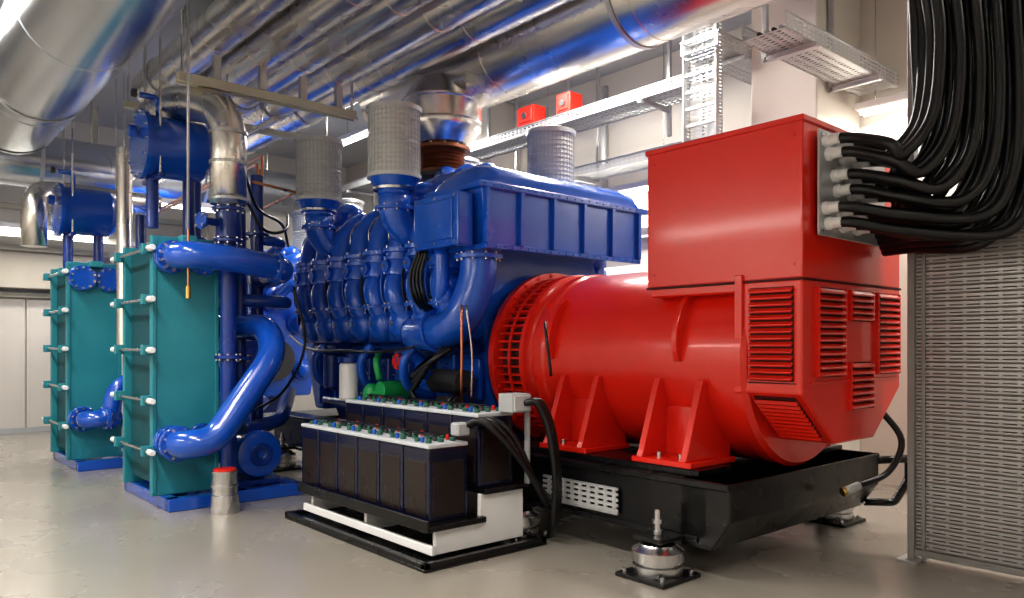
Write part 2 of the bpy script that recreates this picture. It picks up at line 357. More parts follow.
# ---------------------------------------------------------------- diesel engine
REDV=mat('red_valve',(.6,.02,.01))
def build_engine(name):
    e=B(name)
    e.prism([(3.97,.62),(4.97,.62),(5.03,1.28),(5.26,1.75),(4.98,2.2),(3.96,2.2),(3.68,1.75),(3.91,1.28)],'Y',4.72,7.62,BLUE,0.02,2)
    e.prism([(4.1,.36),(4.84,.36),(4.97,.64),(3.97,.64)],'Y',4.8,7.5,DBLUE,0.02,2)
    e.lathe((C,4.60,CZ),(0,1,0),[(0,0),(0,.62),(.04,.66),(.10,.66),(.16,.55),(.20,.55),(.20,0)],DBLUE,48)
    e.prism([(3.9,.6),(5.04,.6),(5.2,1.5),(5.0,2.3),(3.94,2.3),(3.74,1.5)],'Y',7.6,7.82,BLUE,0.03,2)
    e.cyl((C,7.8,1.1),(C,7.95,1.1),.28,DGRY)
    for (x,z,r) in ((4.1,1.6,.16),(4.8,1.6,.16),(4.47,1.95,.2),(4.05,.95,.13),(4.9,.95,.13)):
        e.lathe((x,7.82,z),(0,1,0),[(0,r),(.05,r),(.07,r*.8),(.14,r*.7),(.16,r*.4),(.16,0)],BLUE,24)
    e.tube([(4.1,7.9,1.6),(4.1,8.1,1.7),(4.3,8.15,2.1),(4.47,8.0,1.95)],.08,BLUE,seg=14)
    e.tube([(4.8,7.9,1.6),(4.9,8.12,1.6),(5.0,8.1,1.2),(4.9,7.95,.95)],.07,BLUE,seg=14)
    ys=[4.98+.345*i for i in range(8)]
    for s in (-1,1):
        X=lambda d:C+s*d
        e.lathe((X(.76),4.85,1.98),(0,1,0),[(0,0),(0,.11),(.03,.13),(2.72,.13),(2.77,.09),(2.77,0)],BLUE,24)
        e.lathe((X(.74),4.85,1.45),(0,1,0),[(0,0),(0,.12),(.03,.135),(2.72,.135),(2.77,.09),(2.77,0)],BLUE,24)
        e.cyl((X(.60),4.80,2.36),(X(.60),7.55,2.36),.035,BLUE,seg=10)
        for i,y in enumerate(ys):
            e.tube([(X(.28),y+.12,2.18),(X(.40),y+.10,2.44),(X(.60),y+.06,2.50),(X(.78),y,2.33),(X(.84),y-.02,2.06)],.118,BLUE,seg=18,res=5)
            e.lathe((X(.84),y-.02,2.14),(0,0,-1),[(0,.118),(.0,.155),(.035,.155),(.04,.125),(.07,.125),(.075,.150),(.10,.150),(.105,.13),(.20,.15),(.23,.15),(.24,.12),(.30,.10)],BLUE,22)
            e.lathe((X(.56),y+.065,2.485),(s,-.1,-.1),[(0,.11),(0,.145),(.04,.145),(.04,.11)],BLUE,20)
            for a in range(6):
                t=a*math.pi/3; e.bolt((X(.84)+.137*math.cos(t),y-.02+.137*math.sin(t),2.14),(0,0,1),.012,.018,STEEL if a%2 else BLUE)
            e.tube([(X(.83),y-.02,1.94),(X(.91),y-.05,1.80),(X(.89),y-.09,1.64),(X(.76),y-.1,1.48)],.104,BLUE,seg=16,res=5)
            e.sph((X(.86),y-.04,1.78),(.135,.14,.12),BLUE,16)
            e.lathe((X(.62),y-.08,1.49),(s,0,0),[(0,.165),(.18,.165),(.18,.15),(.21,.15),(.21,.165),(.24,.165),(.28,.15),(.32,.10),(.34,.05),(.34,0)],BLUE,22)
            e.flange((X(.895),y-.06,1.66),(s*.2,0,1),.138,.026,BLUE,5,STEEL,.010)
            e.box((X(.60),y,1.72),(.34,.27,.50),BLUE,.03,rot=(0,s*14,0),seg=2)
            e.box((X(.66),y+.172,1.98),(.22,.035,.30),DBLUE,.008,rot=(0,s*14,0))
            e.box((X(.80),y+.165,1.62),(.20,.04,.22),DBLUE,.008)
            e.cyl((X(.95),y-.02,1.98),(X(1.01),y-.02,1.98),.055,BLUE,seg=16); e.bolt((X(1.01),y-.02,1.98),(s,0,0),.018,.015,STEEL)
            e.bolt((X(.96),y-.08,1.49),(s,0,0),.022,.015,STEEL)
            e.box((X(.575),y,1.02),(.05,.27,.34),BLUE,.03,seg=2)
            e.cyl((X(.59),y,1.02),(X(.615),y,1.02),.09,BLUE,seg=20)
            for a in range(6):
                t=a*math.pi/3; e.bolt((X(.60),y+.115*math.cos(t),1.02+.14*math.sin(t)),(s,0,0),.010,.016,STEEL)
            e.box((X(.60),y+.17,.98),(.09,.03,.62),BLUE,.008)
            e.tube([(X(.58),y,2.2),(X(.70),y+.16,2.50),(X(.84),y+.17,2.35),(X(.80),y+.17,2.1)],.009,STEEL,seg=6)
            e.tube([(X(.84),y+.16,2.1),(X(.93),y+.15,1.9),(X(.92),y+.14,1.7),(X(.80),y+.14,1.55)],.011,RUB if i%2 else BLUE,seg=6)
            e.box((X(.80),y+.16,2.12),(.05,.05,.07),DGRY,.004)
        e.cyl((X(.68),4.8,1.27),(X(.68),7.5,1.27),.055,DBLUE,seg=16)
        e.cyl((X(.66),5.0,.72),(X(.66),7.4,.72),.04,DBLUE,seg=12)
        for y in (5.1,5.6,6.2,6.8): e.cyl((X(.66),y,.72),(X(.66),y+.03,.72),.055,STEEL,seg=12)
        for yf in ((5.5,6.87) if s<0 else (5.15,6.6)):
            xf=X(1.0) if s<0 else X(.55)
            e.lathe((xf,yf,2.52),(0,0,1),[(0,0),(0,.11),(.04,.11),(.05,.14),(.07,.14),(.14,.19),(.18,.205),(.18,0)],BLUE,28)
            e.tube([(xf,yf,2.60),(xf,yf,2.40),(xf-s*.14,yf-.02,2.24),(X(.45),yf-.1,2.30)],.135,BLUE,seg=18,fil=.18)
            e.flange((xf,yf,2.45),(0,0,1),.165,.03,BLUE,8,STEEL,.01)
            e.lathe((xf,yf,2.60),(0,0,1),[(0,.16),(.0,.175),(.02,.18),(.02,.165)],STEEL,28)
            e.lathe((X(.30),yf-.15,2.42),(0,1,0),[(-.16,0),(-.16,.12),(-.12,.20),(-.04,.25),(.06,.25),(.12,.19),(.2,.13),(.2,0)],BLUE,28)
            e.sph((X(.58),yf+.18,2.62),(.15,.2,.14),BLUE,18)
            e.tube([(X(.58),yf+.18,2.62),(X(.66),yf+.36,2.56),(X(.62),yf+.55,2.40)],.07,BLUE,seg=12)
            e.flange((X(.64),yf+.34,2.57),(0,1,-.4),.10,.025,BLUE,6,STEEL,.009)
    e.prism([(4.1,2.18),(4.84,2.18),(4.78,2.50),(4.64,2.62),(4.30,2.62),(4.16,2.50)],'Y',5.1,7.5,DBLUE,0.02,2)
    e.cyl((4.05,4.9,2.66),(4.05,5.75,2.66),.17,BLUE,seg=28,bev=.03); e.flange((4.05,5.2,2.66),(0,1,0),.205,.03,BLUE,10,STEEL,.01)
    e.cyl((4.85,4.9,2.60),(4.85,6.2,2.60),.16,BLUE,seg=28,bev=.03)
    e.lathe((4.40,6.1,2.55),(0,0,1),[(0,.28),(.08,.28),(.16,.20),(.34,.20),(.38,.25),(.42,.25),(.42,0)],DGRY,32)
    e.tube([(4.4,6.0,2.8),(4.2,5.75,2.85),(4.05,5.5,2.66)],.12,BLUE,seg=16)
    e.prism([(3.52,2.48),(5.36,2.48),(5.28,2.05),(3.58,2.05)],'Y',4.38,5.0,BLUE,0.012,2)
    e.bb(3.47,5.41,4.34,5.04,2.465,2.515,BLUE,.008); e.bb(3.54,5.32,4.355,5.02,2.02,2.06,BLUE,.006)
    n=16; pr=[]
    for k in range(n+1):
        a=math.pi*k/n; pr.append((4.69-.33*math.cos(a),2.51+.19*math.sin(a)**.7 if 0<k<n else 2.51))
    xs_=[3.50,3.53,3.60,3.72,5.14,5.26,5.34,5.38]; sc=[.02,.45,.82,1,1,.82,.45,.02]
    vs=[];fs=[]
    for xx,k in zip(xs_,sc):
        for (yy,zz) in pr: vs.append((xx,4.69+(yy-4.69)*(.8+.2*k),2.51+(zz-2.51)*k))
    m_=len(pr)
    for a in range(len(xs_)-1):
        for k in range(m_-1): fs.append([a*m_+k,a*m_+k+1,(a+1)*m_+k+1,(a+1)*m_+k])
    e.add(vs,fs,BLUE,True)
    for x in (3.56,3.9,4.25,4.6,4.95,5.3): e.prism([(x-.018,2.47),(x+.018,2.47),(x+.014,2.06),(x-.022,2.06)],'Y',4.345,4.39,BLUE,0.003)
    for i in range(22): e.bolt((3.52+i*.086,4.34,2.49),(0,-1,0),.008,.008,BLUE); e.bolt((3.56+i*.082,4.355,2.04),(0,-1,0),.008,.008,BLUE)
    e.bb(3.36,3.50,4.46,5.04,2.04,2.44,BLUE,.012,2); e.bb(3.345,3.365,4.52,4.98,2.09,2.39,BLUE,.01)
    for y in (4.5,4.75,5.0):
        for z in (2.07,2.41): e.bolt((3.36,y,z),(-1,0,0),.011,.01)
    e.tube([(3.68,4.62,2.08),(3.66,4.62,1.80),(3.58,4.72,1.50),(3.55,5.0,1.40),(3.62,5.4,1.40)],.145,BLUE,seg=22,res=8)
    e.flange((3.68,4.62,1.98),(0,0,1),.195,.035,BLUE,10,STEEL,.012)
    e.flange((3.555,4.98,1.41),(0,1,-.15),.18,.03,BLUE,10,STEEL,.012)
    e.tube([(3.50,4.86,2.05),(3.50,4.86,1.75),(3.53,4.95,1.62)],.06,BLUE,seg=14)
    for k in range(4): e.tube([(3.42,4.95+.04*k,2.04),(3.40,5.0+.05*k,1.85),(3.42,4.98+.05*k,1.68),(3.60,5.12+.03*k,1.55)],.014,RUB,seg=8)
    for k in range(3): e.tube([(3.42,4.62+.05*k,1.28),(3.30,4.7+.05*k,1.18-.04*k),(3.34,5.0,1.06-.05*k),(3.5,5.2,1.10-.05*k),(3.72,5.3,1.2)],.022,RUB,seg=10)
    e.tube([(3.46,4.55,1.60),(3.44,4.52,1.25),(3.46,4.55,.95),(3.6,4.7,.8)],.010,COP,seg=8)
    e.tube([(3.50,4.55,1.60),(3.52,4.5,1.25),(3.53,4.52,.85)],.008,STEEL,seg=8)
    e.tube([(3.40,5.1,1.28),(3.36,5.6,1.24),(3.40,6.2,1.25),(3.44,7.0,1.26),(3.55,7.7,1.40)],.012,RUB,seg=8)
    for y in (5.3,6.0,6.9):
        e.tube([(3.55,y,1.30),(3.47,y+.05,1.15),(3.55,y+.1,.95),(3.8,y+.12,.85)],.04,BLUE,seg=10)
    for (x,y,z,m_) in ((3.40,6.15,.80,WHT),(3.55,6.75,.88,DBLUE)):
        e.lathe((x,y,z),(0,0,1),[(0,0),(0,.07),(.02,.085),(.32,.085),(.34,.07),(.34,0)],m_,24); e.cyl((x,y,z+.34),(x,y,z+.39),.095,DBLUE)
        e.tube([(x,y,z+.37),(x+.2,y,z+.42),(3.85,y,z+.42)],.05,DBLUE,seg=10)
    e.cyl((3.48,5.75,.90),(3.80,5.75,.90),.085,GRN); e.sph((3.50,5.92,.86),(.08,.08,.1),GRN); e.tube([(3.48,5.75,1.0),(3.46,5.77,1.14),(3.56,5.9,1.22)],.03,GRN)
    e.flange((3.50,5.5,1.16),(-1,0,0),.07,.02,REDV,4)
    e.tube([(3.52,5.52,1.16),(3.62,5.4,1.20),(3.6,5.2,1.05)],.05,BLUE,seg=12)
    e.cyl((3.72,4.85,1.0),(3.72,5.25,1.0),.10,DGRY); e.cyl((3.66,4.85,.84),(3.66,5.1,.84),.05,DGRY)
    e.tube([(3.70,4.8,.95),(3.50,4.72,.9),(3.46,4.8,.75),(3.7,5.0,.68)],.02,RUB,seg=8)
    e.tube([(3.78,5.35,1.16),(3.60,5.45,1.02),(3.56,5.3,.85),(3.75,5.2,.75)],.018,RUB,seg=8)
    return e.done()
eng=build_engine('diesel_engine')
e2=copy(eng,(0,5.0,0),'diesel_engine'); e2.scale=(1,.92,1); e2.rotation_euler=(0,0,math.pi)

def filt(x,y,z,n=1):
    b=B('air_filter'); h=.56; r=.215
    pr=[(0,0),(0,r+.012),(.03,r+.015),(.035,r)]
    k=.05
    while k<h-.03:
        pr+=[(k,r),(k+.012,r-.008),(k+.024,r-.008),(k+.034,r)]; k+=.04
    pr+=[(h,r),(h,r+.018),(h+.035,r+.018),(h+.045,r-.01),(h+.045,.04),(h+.06,.03),(h+.06,0)]
    b.lathe((x,y,z),(0,0,1),pr,FILT,40)
    b.lathe((x,y,z+h-.003),(0,0,1),[(0,r+.02),(.04,r+.02),(.05,r-.01),(.05,0)],GALV,40)
    b.lathe((x,y,z+h*.5),(0,0,1),[(0,r+.003),(.02,r+.003)],GALV,40)
    for i in range(36):
        a=2*math.pi*i/36; b.cyl((x+(r+.002)*math.cos(a),y+(r+.002)*math.sin(a),z+.03),(x+(r+.002)*math.cos(a),y+(r+.002)*math.sin(a),z+h),.004,GALV,seg=4,bev=0)
    return b.done()
f=filt(3.47,5.5,2.70); copy(f,(0,1.37,0)); copy(f,(1.50,-.35,0)); copy(f,(1.5,1.1,0))
for d in ((1.7,5.1,-.02),(1.7,3.9,-.02)): copy(f,d)

b=B('exhaust_riser')
b.lathe((4.40,6.1,2.97),(0,0,1),[(0,0),(0,.24),(.03,.24),(.03,.20)]+sum([[(.04+.035*i,.19),(.055+.035*i,.225)] for i in range(5)],[])+[(.23,.20),(.23,.28),(.26,.28)],RUST,36)
for i in range(12):
    a=i*math.pi/6; b.bolt((4.4+.25*math.cos(a),6.1+.25*math.sin(a),3.23),(0,0,1),.012,.02)
b.lathe((4.40,6.1,3.23),(0,0,1),[(0,.24),(.02,.26),(.16,.39),(.20,.405),(.22,.405),(.24,.39),(.42,.39),(.43,.40),(.45,.40),(.46,.39),(.60,.30),(.66,.26)],SIL,44)
b.done()

# ---------------------------------------------------------------- overhead pipes and ducts
def bigpipe(name,x,z,r,ya,yb,m,seg=40,st=1.1):
    b=B(name); pr=[(0,0),(0,r)]; k=st*.6
    while k<yb-ya-.1:
        pr+=[(k,r),(k,r+.005),(k+.02,r+.005),(k+.02,r)]; k+=st
    pr+=[(yb-ya,r),(yb-ya,0)]
    b.lathe((x,ya,z),(0,1,0),pr,m,seg)
    y=ya+2.2
    while y<yb:
        for s in (-1,1): b.cyl((x+s*(r+.02),y,z),(x+s*(r+.02),y,H),.008,STEEL,seg=6)
        b.lathe((x,y,z),(0,1,0),[(-.02,r+.004),(-.02,r+.012),(.02,r+.012),(.02,r+.004)],GALV,seg); y+=4.1
    return b
b=bigpipe('exhaust_duct',4.62,4.02,.40,-2.5,7.4,SIL,64,1.7)
b.done()
for i,(x,r) in enumerate(((2.34,.175),(2.74,.175),(3.12,.165),(3.48,.165),(3.86,.175))):
    bigpipe('insulated_pipe',x,3.92+(.0 if i%2 else .03),r,-2.5,8.4+.4*i,SIL,36,1.6).done()
bigpipe('ventilation_duct',1.28,3.74,.43,-2.5,9.4,DUCT,60,1.9).done()
b=B('ventilation_duct_end'); b.lathe((1.28,9.4,3.74),(0,1,0),[(0,.44),(.04,.44),(.04,.36),(.5,.30),(.5,0)],DUCT,48); b.done()
b=B('ventilation_duct'); b.tube([(-1.0,11.2,3.62),(1.6,11.2,3.62),(5.5,11.2,3.62)],.34,DUCT,seg=36,fil=.1)
for x in (-.2,.8,1.8,2.8,3.8): b.lathe((x,11.2,3.62),(1,0,0),[(-.02,.34),(-.02,.352),(.02,.352),(.02,.34)],GALV,36)
for x in (0,2.4,4.8): b.cyl((x,11.2,3.9),(x,11.2,H),.01,STEEL)
b.done()
b=B('pipe_support_strut')
b.bb(2.02,3.66,6.46,6.52,3.47,3.54,BEIGE,.006); b.bb(2.02,3.66,6.44,6.46,3.455,3.475,BEIGE,0); b.bb(2.02,3.66,6.52,6.54,3.455,3.475,BEIGE,0)
for x in (2.06,3.62): b.cyl((x,6.49,3.5),(x,6.49,H),.012,STEEL,seg=8)
for x in (2.34,2.74,3.12,3.48): b.bb(x-.03,x+.03,6.46,6.52,3.54,3.75,GALV,.004)
b.done()
b=B('pipe_support_strut'); b.bb(2.0,4.2,8.0,8.06,3.6,3.67,BEIGE,.006)
for x in (2.04,4.15): b.cyl((x,8.03,3.6),(x,8.03,H),.012,STEEL,seg=8)
b.done()
b=B('overhead_conduit')
for x,z in ((2.62,3.36),(2.95,3.38)): b.cyl((x,6.7,z),(x,10.6,z),.03,SIL,seg=12)
for x,z in ((2.62,3.36),(2.95,3.38)):
    for y in (7.0,10.5): b.cyl((x,y,z),(x,y,H),.006,STEEL,seg=6)
b.tube([(1.98,6.1,4.7),(1.98,6.1,2.2)],.012,GALV,seg=8)
b.done()

# ---------------------------------------------------------------- heat exchangers
def hx(name):
    b=B(name)
    b.bb(1.86,1.95,6.2,7.45,0.0,.10,BLUE2,.006); b.bb(2.42,2.50,6.2,7.45,0,.10,BLUE2,.006)
    b.bb(1.86,3.0,6.18,6.28,0,.10,BLUE2,.006); b.bb(1.86,3.0,7.35,7.45,0,.10,BLUE2,.006); b.bb(2.92,3.0,6.2,7.45,0,.10,BLUE2,.006)
    b.bb(1.88,2.98,6.2,7.43,.02,.04,BLUE2,0)
    b.bb(1.80,2.32,6.40,6.47,.10,2.17,TEAL,.008,2); b.bb(1.80,2.32,7.20,7.26,.10,2.15,TEAL,.008,2)
    for i in range(36): b.bb(1.85,2.27,6.475+i*.0195,6.486+i*.0195,.18,2.08,TEALD,0)
    b.bb(2.0,2.12,6.3,7.5,2.12,2.18,TEAL,.006); b.bb(2.0,2.12,7.44,7.50,.05,2.2,TEAL,.006)
    for z in (2.06,1.66,1.26,.86,.46):
        for x in (1.77,2.35):
            b.cyl((x,6.33,z),(x,7.42,z),.013,STEEL,seg=10)
            b.bb(x-.04,x+.04,6.40,6.46,z-.04,z+.04,TEAL,.004); b.bb(x-.04,x+.04,7.2,7.26,z-.04,z+.04,TEAL,.004)
            b.cyl((x,6.36,z),(x,6.40,z),.03,STEEL,seg=6,bev=0); b.cyl((x,7.26,z),(x,7.31,z),.03,STEEL,seg=6,bev=0)
            b.cyl((x,6.27,z),(x,6.36,z),.024,WHT,seg=12); b.cyl((x,7.31,z),(x,7.46,z),.024,WHT,seg=12)
    for z in (2.0,.53):
        for x in (1.93,2.19):
            b.flange((x,6.37,z),(0,1,0),.13,.05,BLUE2,10,STEEL,.014)
    b.flange((1.93,6.31,2.0),(0,1,0),.13,.04,BLUE2,10,STEEL,.014); b.flange((1.93,6.31,.53),(0,1,0),.13,.04,BLUE2,10,STEEL,.014)
    # edge stiffeners on the frame plate
    b.bb(1.80,1.83,6.385,6.40,.12,2.15,TEAL,.003); b.bb(2.29,2.32,6.385,6.40,.12,2.15,TEAL,.003)
    return b
b=hx('plate_heat_exchanger'); 
h=b.done(); h2=copy(h,(-.10,2.6,-.0))
b=B('coolant_pipe')
b.tube([(1.93,6.30,2.0),(1.93,6.06,2.0),(2.25,6.03,1.99),(2.76,6.10,1.94),(2.86,6.5,1.93),(3.0,7.2,1.93)],.105,BLUE2,seg=22,fil=.14)
b.flange((2.68,6.09,1.95),(1,.08,-.1),.13,.04,BLUE2,8); b.done()
b=B('coolant_pipe')
b.tube([(1.93,6.30,.53),(1.93,6.02,.53),(2.14,5.98,.56),(2.66,6.06,1.22),(2.70,6.3,1.46),(2.55,6.8,1.46),(2.5,7.4,1.46)],.11,BLUE2,seg=22,fil=.22)
b.flange((1.93,6.18,.53),(0,1,0),.14,.04,BLUE2,8); b.done()
b=B('coolant_pipe')
b.tube([(1.83,8.90,.53),(1.83,8.68,.53),(2.03,8.66,.55),(2.08,8.68,.85),(2.3,8.71,.95),(2.7,8.9,.95)],.09,BLUE2,seg=18,fil=.12); b.flange((2.0,8.66,.55),(1,0,0),.13,.04,BLUE2,8)
b.done()
b=B('insulated_riser_pipe')
b.cyl((2.36,6.28,.10),(2.36,6.28,2.30),.065,DBLUE,seg=20)
b.flange((2.36,6.28,2.16),(0,0,1),.12,.03,DBLUE,8); b.cyl((2.36,6.28,2.18),(2.36,6.28,2.42),.10,DBLUE,seg=20); b.flange((2.36,6.28,2.42),(0,0,1),.13,.03,DBLUE,8)
b.flange((2.36,6.28,1.2),(0,0,1),.11,.03,DBLUE,8)
b.cyl((2.30,6.28,2.3),(2.12,6.22,2.3),.03,DBLUE); b.flange((2.12,6.22,2.3),(1,.3,0),.07,.02,BLUE2,4)
b.tube([(2.36,6.28,2.46),(2.36,6.28,3.25),(2.12,6.9,3.42),(2.12,7.6,3.42)],.145,SIL,seg=28,fil=.3,res=8)
for z in (2.5,2.8,3.05): b.lathe((2.36,6.28,z),(0,0,1),[(-.012,.145),(-.012,.153),(.012,.153),(.012,.145)],GALV,28)
b.done()
b=B('expansion_tank')
b.lathe((1.84,6.92,3.0),(1,0,0),[(0,0),(0,.29),(.04,.29),(.04,.26),(.50,.26),(.56,.21),(.60,.12),(.62,0)],BLUE2,40)
for i in range(14):
    a=i*math.pi/7; b.bolt((1.84,6.92+.275*math.cos(a),3.0+.275*math.sin(a)),(-1,0,0),.012,.02)
b.cyl((1.82,6.92,3.1),(1.76,6.92,3.1),.05,BLUE2); b.cyl((1.95,6.92,2.75),(1.95,6.92,2.3),.05,DBLUE); b.cyl((2.25,6.92,2.75),(2.25,6.92,2.2),.05,DBLUE)
b.tube([(2.0,6.92,3.22),(2.0,6.92,3.42),(1.85,6.92,3.42)],.025,BLUE2,fil=.05); b.cyl((1.82,6.9,3.42),(1.78,6.9,3.42),.035,DGRY)
b.bb(1.93,1.98,6.68,7.16,2.70,2.74,DBLUE); b.cyl((1.95,6.70,2.72),(1.95,6.70,H),.01,STEEL,seg=6); b.cyl((1.95,7.14,2.72),(1.95,7.14,H),.01,STEEL,seg=6)
t=b.done(); copy(t,(-.14,2.6,-.22))
b=B('blue_service_pipes')
for x,y,z0,z1,r in ((2.62,6.7,.1,2.5,.05),(2.9,7.0,.1,2.9,.06),(2.58,7.7,.1,2.9,.045),(3.05,7.9,.4,2.8,.04),(2.2,8.2,.1,2.6,.05),(2.75,8.6,.1,2.2,.06)):
    b.cyl((x,y,z0),(x,y,z1),r,DBLUE,seg=16); b.flange((x,y,z0+(z1-z0)*.45),(0,0,1),r+.05,.03,BLUE2,6); b.flange((x,y,z0+(z1-z0)*.8),(0,0,1),r+.05,.03,DBLUE,6)
b.tube([(2.62,6.7,1.7),(3.1,6.8,1.7),(3.4,7.6,1.7)],.06,BLUE2,fil=.1); b.tube([(2.62,6.7,.5),(3.1,6.9,.6),(3.5,7.6,.8)],.07,DBLUE,fil=.1)
b.tube([(2.58,7.7,.4),(3.0,7.8,.4),(3.4,8.0,.7)],.07,BLUE2,fil=.1)
b.tube([(2.9,7.0,2.3),(3.2,7.1,2.3),(3.3,7.6,2.25)],.05,BLUE2,fil=.1)
for (x,y,z) in ((2.62,6.7,2.05),(2.9,7.0,1.3),(3.05,7.9,1.5),(2.2,8.2,1.2)):
    b.cyl((x,y,z),(x,y-.16,z),.018,STEEL,seg=8); b.lathe((x,y-.16,z),(0,-1,0),[(0,.05),(0,.065),(.015,.065),(.015,.05)],BLK,20); b.box((x,y-.167,z),(.11,.008,.014),BLK,0); b.sph((x,y,z),.085,BLUE2,16)
b.done()
b=B('copper_pipes')
for i,(x,y) in enumerate(((2.72,7.1),(2.82,7.15),(3.05,7.35),(3.12,7.4))):
    b.tube([(x,y,1.6),(x,y,2.9+.1*i),(x+.1,y+.8,2.95+.1*i),(x+.2,10.6,2.95+.1*i)],.014,COP,seg=8,fil=.05)
b.tube([(2.7,6.6,2.75),(3.2,6.8,2.75),(3.2,7.6,2.7)],.013,COP,seg=8,fil=.05)
b.done()
b=B('silver_vent_pipes')
b.cyl((2.10,8.4,1.3),(2.10,8.4,3.3),.075,SIL,seg=20); b.tube([(1.55,9.9,2.4),(1.55,9.9,3.0),(1.9,10.3,3.1),(3.0,10.4,3.1)],.13,SIL,seg=24,fil=.2)
b.tube([(3.0,7.6,1.0),(3.0,7.6,2.2),(3.1,8.0,2.35)],.06,SIL,seg=18,fil=.1)
b.done()
b=B('control_hoses')
b.tube([(2.55,6.4,2.55),(2.72,6.4,2.3),(3.0,6.6,2.35),(3.3,7.2,2.6)],.014,RUB,seg=8)
b.tube([(2.5,6.3,2.75),(2.7,6.5,2.5),(3.1,6.9,2.45),(3.35,7.3,2.3)],.014,RUB,seg=8)
b.tube([(2.85,6.1,1.8),(2.95,6.1,1.3),(2.9,6.4,.9),(2.8,6.8,.7)],.012,RUB,seg=8)
b.cyl((1.98,6.1,2.22),(1.98,6.1,1.75),.009,COP,seg=8); b.cyl((1.98,6.1,1.66),(1.98,6.1,1.76),.02,mat('brass',(.6,.45,.15),metal=1,rough=.3))
b.done()
def pump(x,y):
    b=B('circulation_pump')
    b.bb(x-.18,x+.18,y-.1,y+.5,.10,.14,DBLUE); b.bb(x-.08,x+.08,y,y+.3,.12,.25,DBLUE)
    b.lathe((x,y-.12,.36),(0,1,0),[(0,0),(0,.10),(.02,.19),(.05,.205),(.08,.205),(.10,.17)]+sum([[(.12+.03*i,.17),(.13+.03*i,.19),(.14+.03*i,.19),(.15+.03*i,.17)] for i in range(9)],[])+[(.42,.18),(.45,.1),(.45,0)],BLUE2,32)
    b.lathe((x,y-.125,.36),(0,1,0),[(0,.03),(-.012,.05),(-.012,.09),(0,.10)],DBLUE,24)
    b.bb(x-.07,x+.07,y+.0,y+.16,.53,.62,DBLUE,.01); b.lathe((x,y+.33,.40),(0,1,0),[(0,0),(0,.12),(.05,.22),(.16,.22),(.2,.1),(.2,0)],BLUE2,28)
    b.cyl((x,y+.43,.5),(x,y+.43,.95),.07,BLUE2); b.flange((x,y+.43,.95),(0,0,1),.12,.03,BLUE2,8)
    b.lathe((x+.10,y+.30,1.15),(0,1,0),[(0,0),(0,.1),(.04,.19),(.10,.20),(.18,.18),(.2,.08),(.2,0)],BLUE,28)
    return b.done()
p=pump(2.66,6.45); copy(p,(.0,2.6,0))
b=B('floor_canister')
b.lathe((2.2,5.93,0),(0,0,1),[(0,0),(0,.115),(.01,.115),(.14,.105),(.145,.10),(.30,.095),(.31,.10),(.325,.10),(.325,0)],STEEL,28)
b.lathe((2.2,5.93,.20),(0,0,1),[(0,.097),(0,.106),(.02,.106),(.02,.097)],STEEL,28)
b.lathe((2.2,5.93,.325),(0,0,1),[(0,.0),(0,.085),(.012,.085),(.018,.07),(.018,0)],REDV,24)
b.done()

# ---------------------------------------------------------------- batteries
b=B('battery_rack')
b.bb(2.46,3.42,3.58,5.42,.0,.02,BLK,.003)
for a in ((2.46,2.50,3.58,5.42),(3.38,3.42,3.58,5.42),(2.46,3.42,3.58,3.62),(2.46,3.42,5.38,5.42)): b.bb(*a,.02,.05,BLK,.003)
for y in (3.70,4.5,5.28):
    b.prism([(2.62,.05),(3.32,.05),(3.32,.37),(2.96,.37),(2.96,.20),(2.62,.20)],'Y',y,y+.03,WHT,.004)
b.bb(2.54,2.98,3.66,5.36,.20,.235,BLK,.004); b.bb(2.58,2.61,3.68,5.36,.055,.11,WHT,.004)
b.bb(2.97,3.34,3.66,5.36,.37,.40,BLK,.004); b.bb(2.535,2.55,3.66,5.36,.20,.27,BLK,.003)
b.done()
b=B('battery')
x,y,z=2.60,3.74,.235
b.bb(x,x+.29,y,y+.275,z,z+.44,CASE,.012,2)
b.bb(x-.003,x+.002,y+.03,y+.245,z+.03,z+.36,PLATE,.004); b.bb(x+.03,x+.26,y-.003,y+.002,z+.03,z+.36,PLATE,.004)
b.bb(x-.004,x+.294,y-.003,y+.278,z+.38,z+.39,CASE,.0)
b.bb(x-.004,x+.294,y-.004,y+.279,z+.442,z+.467,LID,.008,2)
for i in range(3):
    for j in range(2): b.cyl((x+.055+.09*i,y+.08+.12*j,z+.467),(x+.055+.09*i,y+.08+.12*j,z+.49),.020,CAPG,seg=14)
b.cyl((x+.145,y+.14,z+.467),(x+.145,y+.14,z+.505),.016,DGRY,seg=12); b.cyl((x+.05,y+.14,z+.467),(x+.05,y+.14,z+.50),.014,BLUE2,seg=12); b.cyl((x+.24,y+.14,z+.467),(x+.24,y+.14,z+.50),.012,REDV,seg=12)
bat=b.done()
for i in range(1,6): copy(bat,(0,.283*i,0))
for i in range(6): copy(bat,(.375,.283*i,.165))
b=B('battery_connectors')
for i in range(5):
    b.bb(2.72,2.77,3.86+.282*i,4.18+.282*i,.735,.745,BLK,.002); b.bb(3.095,3.145,3.86+.282*i,4.18+.282*i,.90,.91,BLK,.002)
b.done()
b=B('junction_box'); b.bb(3.14,3.30,3.60,3.74,.87,.99,GRY,.01,2); b.bb(3.15,3.29,3.59,3.605,.88,.98,LID,.004); b.bb(3.31,3.33,3.64,3.68,.40,.9,GRY,.003); b.bb(2.80,2.9,3.72,3.80,.74,.82,GRY,.01); b.done()
b=B('battery_cables')
for k in range(3):
    o=.05*k; b.tube([(2.86,3.76,.78),(2.93+o,3.68,.83),(3.05+o,3.60,.72),(3.22+o*.8,3.56,.52-o),(3.36+o*.5,3.56,.36-o),(3.46,3.6,.30)],.020,RUB,seg=10)
